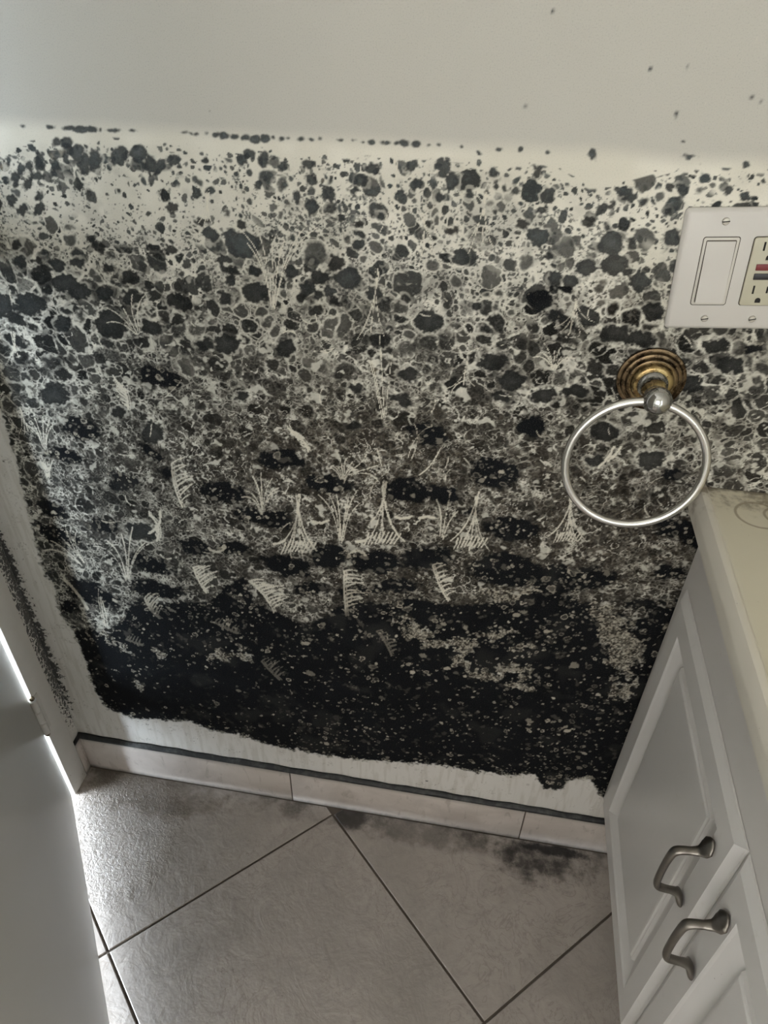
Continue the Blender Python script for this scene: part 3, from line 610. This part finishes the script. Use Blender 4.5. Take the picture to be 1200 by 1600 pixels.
link('caulk_bead', bm, M_CAULK, bb, smooth=True)
bm = nb(); box(bm, XL+.002, XR-.002, -.0085, -.0006, .0012, SKH-.002); link('mortar', bm, M_GROUT, bb)
bl = empty('baseboard_left', (XL, 0, 0)); bl['kind'] = 'structure'
link('tile', box(nb(), .0005, .0085, .7325, YW-.0102, .0008, SKH, .0012), M_SKIRT, bl, autos=40)
link('caulk_bead', box(nb(), .0005, .0080, .7325, YW-.0005, SKH, SKH+.006, .002), M_CAULK, bl)

# ---- door frame (hinge side in view) and the open door
FXF = XL+.009
trim = empty('trim_1', (0, 0, 0)); trim['kind'] = 'structure'; trim['label'] = 'painted wooden door frame with chipped foot'
link('casing', box(nb(), XL+.0005, FXF, DY1, .7310, .0005, DZ+.05, .0022), M_FRAME, trim, autos=40)
link('casing', box(nb(), XL+.0005, FXF, DY0-.05, DY0, .0005, DZ+.05, .0022), M_FRAME, trim, autos=40)
link('casing', box(nb(), XL+.0005, FXF, DY0, DY1, DZ, DZ+.05, .0022), M_FRAME, trim, autos=40)
link('jamb', box(nb(), XL-.125, XL+.0003, DY1+.0005, DY1+.0038, .0005, DZ+.02), M_FRAME, trim)
link('jamb', box(nb(), XL-.125, XL+.0003, DY0-.0035, DY0-.0005, .0005, DZ+.02), M_FRAME, trim)
link('head_jamb', box(nb(), XL-.125, XL+.0003, DY0, DY1, DZ+.004, DZ+.028), M_FRAME, trim)

DW, DH, DT = .755, 2.0, .036
ang = math.atan2(-.809, .587)                       # direction in which the leaf points from its hinge edge
door = empty('door_1', (-.7245, .6740, .019), (0, 0, ang)); door['kind'] = 'structure'; door['label'] = 'plain grey painted door standing ajar, hinged at the left'
# local: +x along the leaf, +y is the left side of that direction = the face seen in the photograph
bm = nb(); box(bm, .0, DW, -DT, 0.0, 0.0, DH, .002)
for v in bm.verts:
    if v.co.x < .01: v.co.x -= .0045*(1.0-min(v.co.z/.5, 1.0))       # the hinge edge is planed out of true near the foot
link('leaf', bm, M_DOOR, door, autos=40)
M_HINGE = paint('hinge_paint', (.58, .56, .52), .35, .1, 60.0, .2)
g = G('worn_brass'); n = g.noise(g.obj(), 180.0, 3.0); M_WORN = g.out(g.mix(g.ss(n, .4, .6), (.10, .075, .045), (.34, .29, .21)), .4, .7)
for z0 in (.200, 1.05, 1.72):
    hg = empty('hinge', (0, 0, 0)); hg.parent = door; inv = Matrix.Rotation(-ang, 4, 'Z')
    def loc(x, y): 
        v = inv @ Vector((x+.7245, y-.6740, 0)); return v.x, v.y
    bx, by = loc(FXF+.0030, DY1-.0040)
    for k in range(3):
        a = z0+k*.0315; bm = nb()
        r = bmesh.ops.create_cone(bm, cap_ends=True, segments=20, radius1=.0066, radius2=.0066, depth=.0300)
        for v in bm.verts: v.co += Vector((bx, by, a+.0155))
        bmesh.ops.bevel(bm, geom=[e for e in bm.edges if abs(e.verts[0].co.z-e.verts[1].co.z) < 1e-5], offset=.0008, segments=2, affect='EDGES')
        link('knuckle', bm, M_HINGE, hg, autos=40)
    for a, rr in ((z0-.004, .0048), (z0+.0985, .0048)):
        bm = nb(); bmesh.ops.create_uvsphere(bm, u_segments=14, v_segments=8, radius=rr)
        for v in bm.verts: v.co += Vector((bx, by, a))
        link('pin_tip', bm, M_WORN, hg, smooth=True)
    # leaf plate on the frame: a thin plate that follows the casing edge
    bm = nb(); box(bm, FXF-.0001, FXF+.0016, DY1-.0030, DY1+.0130, z0, z0+.0945, .0006)
    for v in bm.verts: v.co = inv @ (v.co-Vector((-.7245, .6740, 0)))
    link('frame_plate', bm, M_HINGE, hg)
    bm = nb(); box(bm, -.0016, .0, -.026, -.0005, z0, z0+.0945, .0004); link('leaf_plate', bm, M_HINGE, hg)

# ================================================================== OBJECTS
# ---- vanity cabinet
def white_mat(name, c, rough=.32):
    g = G(name); p = g.pos(); n = g.noise(p, 6.0, 3.0); dirt = g.noise(p, 55.0, 4.0, .65); sp = g.noise(p, 300.0, 2.0)
    col = g.mix(n, tuple(k*.96 for k in c), c); col = g.mix(g.ss(dirt, .62, .8)*.25, col, tuple(k*v for k, v in zip(c, (.62, .56, .46))))
    col = g.mix(g.ss(sp, .765, .79)*.7, col, (.12, .10, .08)); return g.out(col, rough, 0, .45)
M_VAN = white_mat('vanity_white', (.63, .61, .59)); M_VAND = white_mat('vanity_door_white', (.63, .615, .60), .30)
XD, XF = .2830, .2915           # front of doors, front of the face frame
VY0, VY1 = -.72, YW-.001
van = empty('vanity_cabinet', (XF, .02, 0)); tag(van, 'white vanity cabinet with raised-panel doors standing against the mouldy wall', 'cabinet')
def vpart(name, bm, mat, parent=van, **k):
    for v in bm.verts: v.co -= Vector((XF, .02, 0))
    return link(name, bm, mat, parent, **k)
ZT = .826
bm = nb(); box(bm, XF+.019, XR-.002, VY0, VY1, .170, ZT); vpart('body', bm, M_VAN)
bm = nb(); box(bm, XF, XF+.019, VY0, VY1, .694, ZT, .0006); vpart('top_rail', bm, M_VAN)
bm = nb(); box(bm, XF, XF+.019, VY0, VY1, .172, .206, .0006); vpart('bottom_rail', bm, M_VAN)
for a, b in ((.730, VY1), (.3600, .4100), (-.010, .040), (VY0, VY0+.03)):
    bm = nb(); box(bm, XF+.0002, XF+.0188, a, b, .206, .694); vpart('stile', bm, M_VAN)
bm = nb(); box(bm, XF+.075, XF+.09, VY0, VY1-.0105, .001, .172); vpart('toe_kick', bm, M_VAN)
def door_bm(y0, y1, z0, z1):
    """one moulded door: nested rectangular loops of a profile (inset, depth), the face looks along -x"""
    prof = [(0, .0078), (.0010, .0064), (.003, .0054), (.0095, .0012), (.0115, .0), (.0440, .0), (.0460, .0010), (.0480, .0022), (.0690, .0112), (.0712, .0112), (.0726, .0070), (.0745, .0064), (.0765, .0050), (.0790, .0046)]
    bm = nb(); rings = []
    for ins, dep in prof:
        rings.append([bm.verts.new((XD+dep, y, z)) for y, z in ((y0+ins, z0+ins), (y1-ins, z0+ins), (y1-ins, z1-ins), (y0+ins, z1-ins))])
    back = [bm.verts.new((XF-.0004, y, z)) for y, z in ((y0, z0), (y1, z0), (y1, z1), (y0, z1))]
    hid = [bm.verts.new((XF+.0150, y, z)) for y, z in ((y0+.026, z0+.026), (y1-.026, z0+.026), (y1-.026, z1-.026), (y0+.026, z1-.026))]; lip = [bm.verts.new((XF-.0004, v.co.y, v.co.z)) for v in hid]
    rings = [hid, lip, back]+rings
    for A, B in zip(rings, rings[1:]):
        for k in range(4): bm.faces.new((A[k], A[(k+1) % 4], B[(k+1) % 4], B[k]))
    bm.faces.new(rings[-1]); bm.faces.new(hid[::-1]); return bm
g = G('brushed_pewter'); p = g.obj(); n = g.noise(p, 90.0, 3.0)
M_PEW = g.out(g.mix(n, (.15, .138, .122), (.27, .25, .225)), g.ss(n, .3, .7, .28, .42), 1.0)
def handle_bm(y, zc):
    """bow pull with petal feet; runs along z, stands off towards -x"""
    bm = nb(); ctl = [(-.0670, .0022, .0020, .0014), (-.0635, .0030, .0072, .0026), (-.0570, .0044, .0112, .0040), (-.0505, .0064, .0098, .0042), (-.0455, .0105, .0058, .0036), (-.0432, .0180, .0046, .0034), (-.0418, .0255, .0048, .0036), (-.0392, .0312, .0052, .0038),
           (-.0335, .0340, .0054, .0036), (-.0180, .0352, .0052, .0034), (0, .0356, .0050, .0034)]
    full = ctl+[(-a, b, c, d) for a, b, c, d in ctl[-2::-1]]
    # smooth the control points
    P = [Vector((XD-b, y, zc+a)) for a, b, c, d in full]; W = [(c, d) for a, b, c, d in full]; pts, ws = [], []
    for i in range(len(P)-1):
        p0, p1, p2, p3 = P[max(i-1, 0)], P[i], P[i+1], P[min(i+2, len(P)-1)]
        for s in range(4):
            t = s/4; q = .5*((2*p1)+(p2-p0)*t+(2*p0-5*p1+4*p2-p3)*t*t+(3*p1-p0-3*p2+p3)*t*t*t); pts.append(q)
            ws.append((W[i][0]*(1-t)+W[i+1][0]*t, W[i][1]*(1-t)+W[i+1][1]*t))
    pts.append(P[-1]); ws.append(W[-1])
    return sweep(bm, pts, lambda i: ws[i], 16, frame_up=Vector((0, 1, 0)))
for y0, y1, hy, lab in ((.3867, .7400, .4215, 'white raised-panel door next to the mouldy wall'), (.0300, .3833, .3485, 'white raised-panel door nearer the viewer'), (-.3400, .0120, -.305, None), (-.700, -.348, -.385, None)):
    d = vpart('door', door_bm(y0, y1, .190, .706), M_VAND)
    if lab: d['label'] = lab
    h = vpart('handle', handle_bm(hy, .586), M_PEW, d, smooth=True); h['label'] = 'pewter bow handle with petal-shaped feet'

# ---- countertop
def top_mat():
    g = G('cultured_marble'); p = g.pos(); x, y, z = g.sep(p); a = g.noise(p, 5.0, 4.0, .6, 1.0); b = g.noise(p, 45.0, 4.0, .7); c = g.noise(p, 260.0, 2.0)
    col = g.mix(a, (.60, .555, .43), (.66, .615, .49)); col = g.mix(g.ss(x, .285, .262)*.8, col, (.62, .59, .535))
    def ring(cx, cy, rx, ry, wd):
        ex = (x-cx)/rx; ey = (y-cy)/ry; r = (ex*ex+ey*ey).pow(.5)+(b-.5)*.10; return g.ss((r-1.0).abs(), wd, wd*.25)
    col = g.mix(g.ss(y+(b-.5)*.09, .700, .752)*g.ss(b, .40, .66)*.85, col, (.20, .165, .115))
    col = g.mix(g.ss(y+(b-.5)*.02, .750, .760)*.6, col, (.10, .085, .06))
    col = g.mix((ring(.326, .7120, .026, .024, .10).max(ring(.362, .7140, .030, .020, .09)))*.75, col, (.26, .21, .14))
    col = g.mix(g.ss(c, .765, .79)*.5, col, (.2, .16, .11)); return g.out(col, .34, 0, .45)
M_TOP = top_mat()
ct = empty('countertop', (.26, .02, ZT)); tag(ct, 'beige cultured marble countertop with rolled front edge and stain rings', 'countertop')
prof = [(XR-.002, .828), (.2640, .828), (.2605, .8290), (.2590, .8310), (.2585, .8470), (.2592, .8500), (.2640, .8596), (.2652, .8614), (.2668, .8620), (.2718, .8620), (.2732, .8614), (.2762, .8574), (.2780, .8568), (XR-.002, .8566)]
bm = nb(); A = [bm.verts.new((x, VY0-.02, z)) for x, z in prof]; B = [bm.verts.new((x, VY1-.0002, z)) for x, z in prof]
for k in range(len(prof)): bm.faces.new((A[k], A[(k+1) % len(prof)], B[(k+1) % len(prof)], B[k]))
bm.faces.new(A); bm.faces.new(B[::-1])
for v in bm.verts: v.co -= Vector((.26, .02, ZT))
link('slab', bm, M_TOP, ct, autos=22)

# ---- towel ring
TX, TZ = .1785, .9915
tr = empty('towel_ring', (TX, YW, TZ)); tag(tr, 'chrome towel ring hanging from a tarnished brass rosette on the mouldy wall', 'towel ring')
g = G('tarnished_brass'); p = g.obj(); n = g.noise(p, 70.0, 4.0, .65); n2 = g.noise(p, 260.0, 2.0); bx_, by_, bz_ = g.sep(p)
M_BRASS = g.out(g.mix(g.ss(bx_*bx_+bz_*bz_+(n-.5)*.0004, .00030, .00075), g.mix(g.ss(n, .38, .66), (.20, .135, .058), (.44, .335, .155)), g.mix(g.ss(n, .38, .66), (.050, .034, .020), (.165, .118, .068))), g.ss(n+n2*.3, .4, .9, .16, .42), .95)
g = G('polished_chrome'); M_CHR = g.out(g.mix(g.noise(g.obj(), 40.0, 2.0), (.40, .40, .39), (.47, .47, .455)), .10, 1.0)
g = G('satin_chrome'); p = g.obj(); M_SAT = g.out(g.mix(g.noise(p, 120.0, 3.0), (.60, .59, .565), (.74, .73, .70)), .24, 1.0)
prof = [(0.0, .0004), (.0365, .0004), (.0372, .0020), (.0366, .0042), (.0345, .0050), (.0330, .0048), (.0322, .0062), (.0318, .0078), (.0296, .0088), (.0282, .0086), (.0274, .0100), (.0268, .0118), (.0246, .0126), (.0230, .0124), (.0222, .0142), (.0212, .0160), (.0190, .0168), (.0170, .0172), (0, .0172)]
link('rosette', lathe(nb(), prof, 64), M_BRASS, tr, autos=50)
prof = [(0, .0172), (.0165, .0172), (.0160, .0195), (.0140, .0215), (.0128, .0240), (.0122, .0300), (.0124, .0380), (.0132, .0430), (.0, .0430)]
link('post', lathe(nb(), prof, 40), M_CHR, tr, autos=50)
BALLY = .0540
bm = nb(); bmesh.ops.create_uvsphere(bm, u_segments=40, v_segments=24, radius=.0150)
for v in bm.verts: v.co += Vector((0, -BALLY, .0015))
link('ball', bm, M_CHR, tr, smooth=True)
RR = .0745; sw = math.radians(-5.5); til = .13
bm = nb(); cx, cz = RR*math.sin(sw), -RR*math.cos(sw)
pts = [Vector((cx+RR*math.sin(t), -BALLY+til*(cz-RR+RR*math.cos(t)+RR), cz+RR*math.cos(t)-.001)) for t in (2*math.pi*k/120 for k in range(120))]
sweep(bm, pts, lambda i: (.0047, .0047), 16, closed=True, frame_up=Vector((0, 1, 0)))
link('ring', bm, M_SAT, tr, smooth=True)

# ---- double wall plate: rocker switch and socket
PX, PZ = .2325, 1.1165
pl = empty('wall_plate', (PX, YW, PZ), (0, -math.radians(4.3), 0)); tag(pl, 'white double wall plate with rocker switch and beige socket', 'switch plate')
def plast(name, c, r=.35):
    g = G(name); n = g.noise(g.obj(), 40.0, 3.0); sp = g.noise(g.obj(), 420.0, 2.0)
    return g.out(g.mix(g.ss(sp, .775, .79)*.4, g.mix(n, tuple(k*.96 for k in c), c), (.25, .22, .18)), r, 0, .4)
M_PLATE = plast('white_plastic', (.515, .497, .468)); M_ROCK = plast('ivory_white_plastic', (.52, .50, .455)); M_BEIGE = plast('beige_plastic', (.44, .42, .325))
M_BLACKP = plast('black_plastic', (.012, .012, .016)); M_REDP = plast('dark_red_plastic', (.16, .020, .024)); M_DARK = plast('slot_dark', (.010, .009, .008), .8); M_GAP = plast('gap_brown', (.050, .042, .030), .8)
def rr(x0, x1, z0, z1, r, n=5):
    out = []
    for cx_, cz_, a0 in ((x1-r, z1-r, 0), (x0+r, z1-r, 90), (x0+r, z0+r, 180), (x1-r, z0+r, 270)):
        for k in range(n+1):
            a = math.radians(a0+90*k/n); out.append((cx_+r*math.cos(a), cz_+r*math.sin(a)))
    return out
def slab(bm, poly, y0, y1, ins=0.0):
    """plate with outline poly in the wall plane, from y0 (wall side) to y1 (towards the room, negative), eased by ins"""
    cx_ = sum(p[0] for p in poly)/len(poly); cz_ = sum(p[1] for p in poly)/len(poly); rings = []
    def ring(y, d):
        o = []
        for x, z in poly: o.append(bm.verts.new((x-math.copysign(min(d, abs(x-cx_)), x-cx_), y, z-math.copysign(min(d, abs(z-cz_)), z-cz_))))
        return o
    rings = [ring(y0, 0), ring(y1+ins*.9, 0), ring(y1+ins*.25, ins*.45), ring(y1, ins)] if ins > 0 else [ring(y0, 0), ring(y1, 0)]
    n = len(poly)
    for A, B in zip(rings, rings[1:]):
        for k in range(n): bm.faces.new((A[k], A[(k+1) % n], B[(k+1) % n], B[k]))
    bm.faces.new(rings[0]); bm.faces.new(rings[-1]); return bm
HW, HH = .0600, .0600
bm = slab(nb(), rr(-HW, HW, -HH, HH, .004), -.0004, -.0062, .0038); link('plate', bm, M_PLATE, pl, autos=30)
CXS = -.0226; CXO = .0234
rk = link('rocker_switch', slab(nb(), rr(CXS-.0164, CXS+.0164, -.0334, .0334, .0022), -.0060, -.0070, .0004), M_ROCK, pl, autos=30)
link('gap_line', slab(nb(), rr(CXS-.0171, CXS+.0171, -.0341, .0341, .0026), -.0058, -.00635), M_GAP, rk)
link('inner_gap_line', slab(nb(), rr(CXS-.0139, CXS+.0139, -.0309, .0309, .0012), -.0066, -.00715), M_GAP, rk)
bm = nb(); x0, x1 = CXS-.0132, CXS+.0132          # the paddle is tilted: its lower half stands out, the top is pressed in
pv = [(x0, -.0068, -.0305), (x1, -.0068, -.0305), (x1, -.0068, .0300), (x0, -.0068, .0300), (x0, -.0102, -.0302), (x1, -.0102, -.0302), (x1, -.0090, .0), (x0, -.0090, .0), (x1, -.0074, .0298), (x0, -.0074, .0298)]
vv = [bm.verts.new(p) for p in pv]
for f in ((0, 1, 5, 4), (4, 5, 6, 7), (7, 6, 8, 9), (2, 3, 9, 8), (0, 4, 7, 9, 3), (1, 2, 8, 6, 5), (0, 3, 2, 1)): bm.faces.new([vv[i] for i in f])
link('paddle', bm, M_PLATE, rk)
so = link('socket', slab(nb(), rr(CXO-.0164, CXO+.0164, -.0334, .0334, .0026), -.0060, -.0082, .0006), M_BEIGE, pl, autos=30); so['label'] = 'beige earth-leakage socket with red and black buttons'
link('gap_line', slab(nb(), rr(CXO-.0171, CXO+.0171, -.0341, .0341, .003), -.0058, -.0064), M_GAP, so)
link('button', slab(nb(), rr(CXO-.0095, CXO+.0095, .0022, .0082, .0006), -.0081, -.0094, .0003), M_REDP, so, autos=30)
link('button', slab(nb(), rr(CXO-.0095, CXO+.0095, -.0070, -.0010, .0006), -.0081, -.0094, .0003), M_BLACKP, so, autos=30)
for cz_, sgn in ((.0212, 1), (-.0212, 1)):
    for dx, hh in ((-.0064, .0042), (.0064, .0034)):
        link('slot', slab(nb(), rr(CXO+dx-.0009, CXO+dx+.0009, cz_+.0040-hh, cz_+.0040+hh, .0003), -.0078, -.00835), M_DARK, so)
    ear = [(CXO+.0026*math.cos(math.radians(a)), cz_-.0068+.0026*math.sin(math.radians(a))) for a in range(0, 181, 20)]+[(CXO-.0026, cz_-.0092), (CXO+.0026, cz_-.0092)]
    link('earth_hole', slab(nb(), ear, -.0078, -.00835), M_DARK, so)
g = G('nickel_screw'); M_SCREW = g.out(g.mix(g.noise(g.obj(), 300.0, 3.0), (.40, .375, .33), (.52, .50, .45)), .42, .5)
for x in (CXS, CXO):
    for z in (.0483, -.0483):
        s = link('screw', lathe(nb(), [(0, .0056), (.0036, .0056), (.0036, .0066), (.0028, .0076), (0, .0080)], 24), M_SCREW, pl, autos=40); s.location = (x, 0, z); s.rotation_euler = (0, random.uniform(-.25, .25), 0)
        link('slot', slab(nb(), [(-.0034, -.00045), (.0034, -.00045), (.0034, .00045), (-.0034, .00045)], -.0070, -.00812), M_DARK, s)
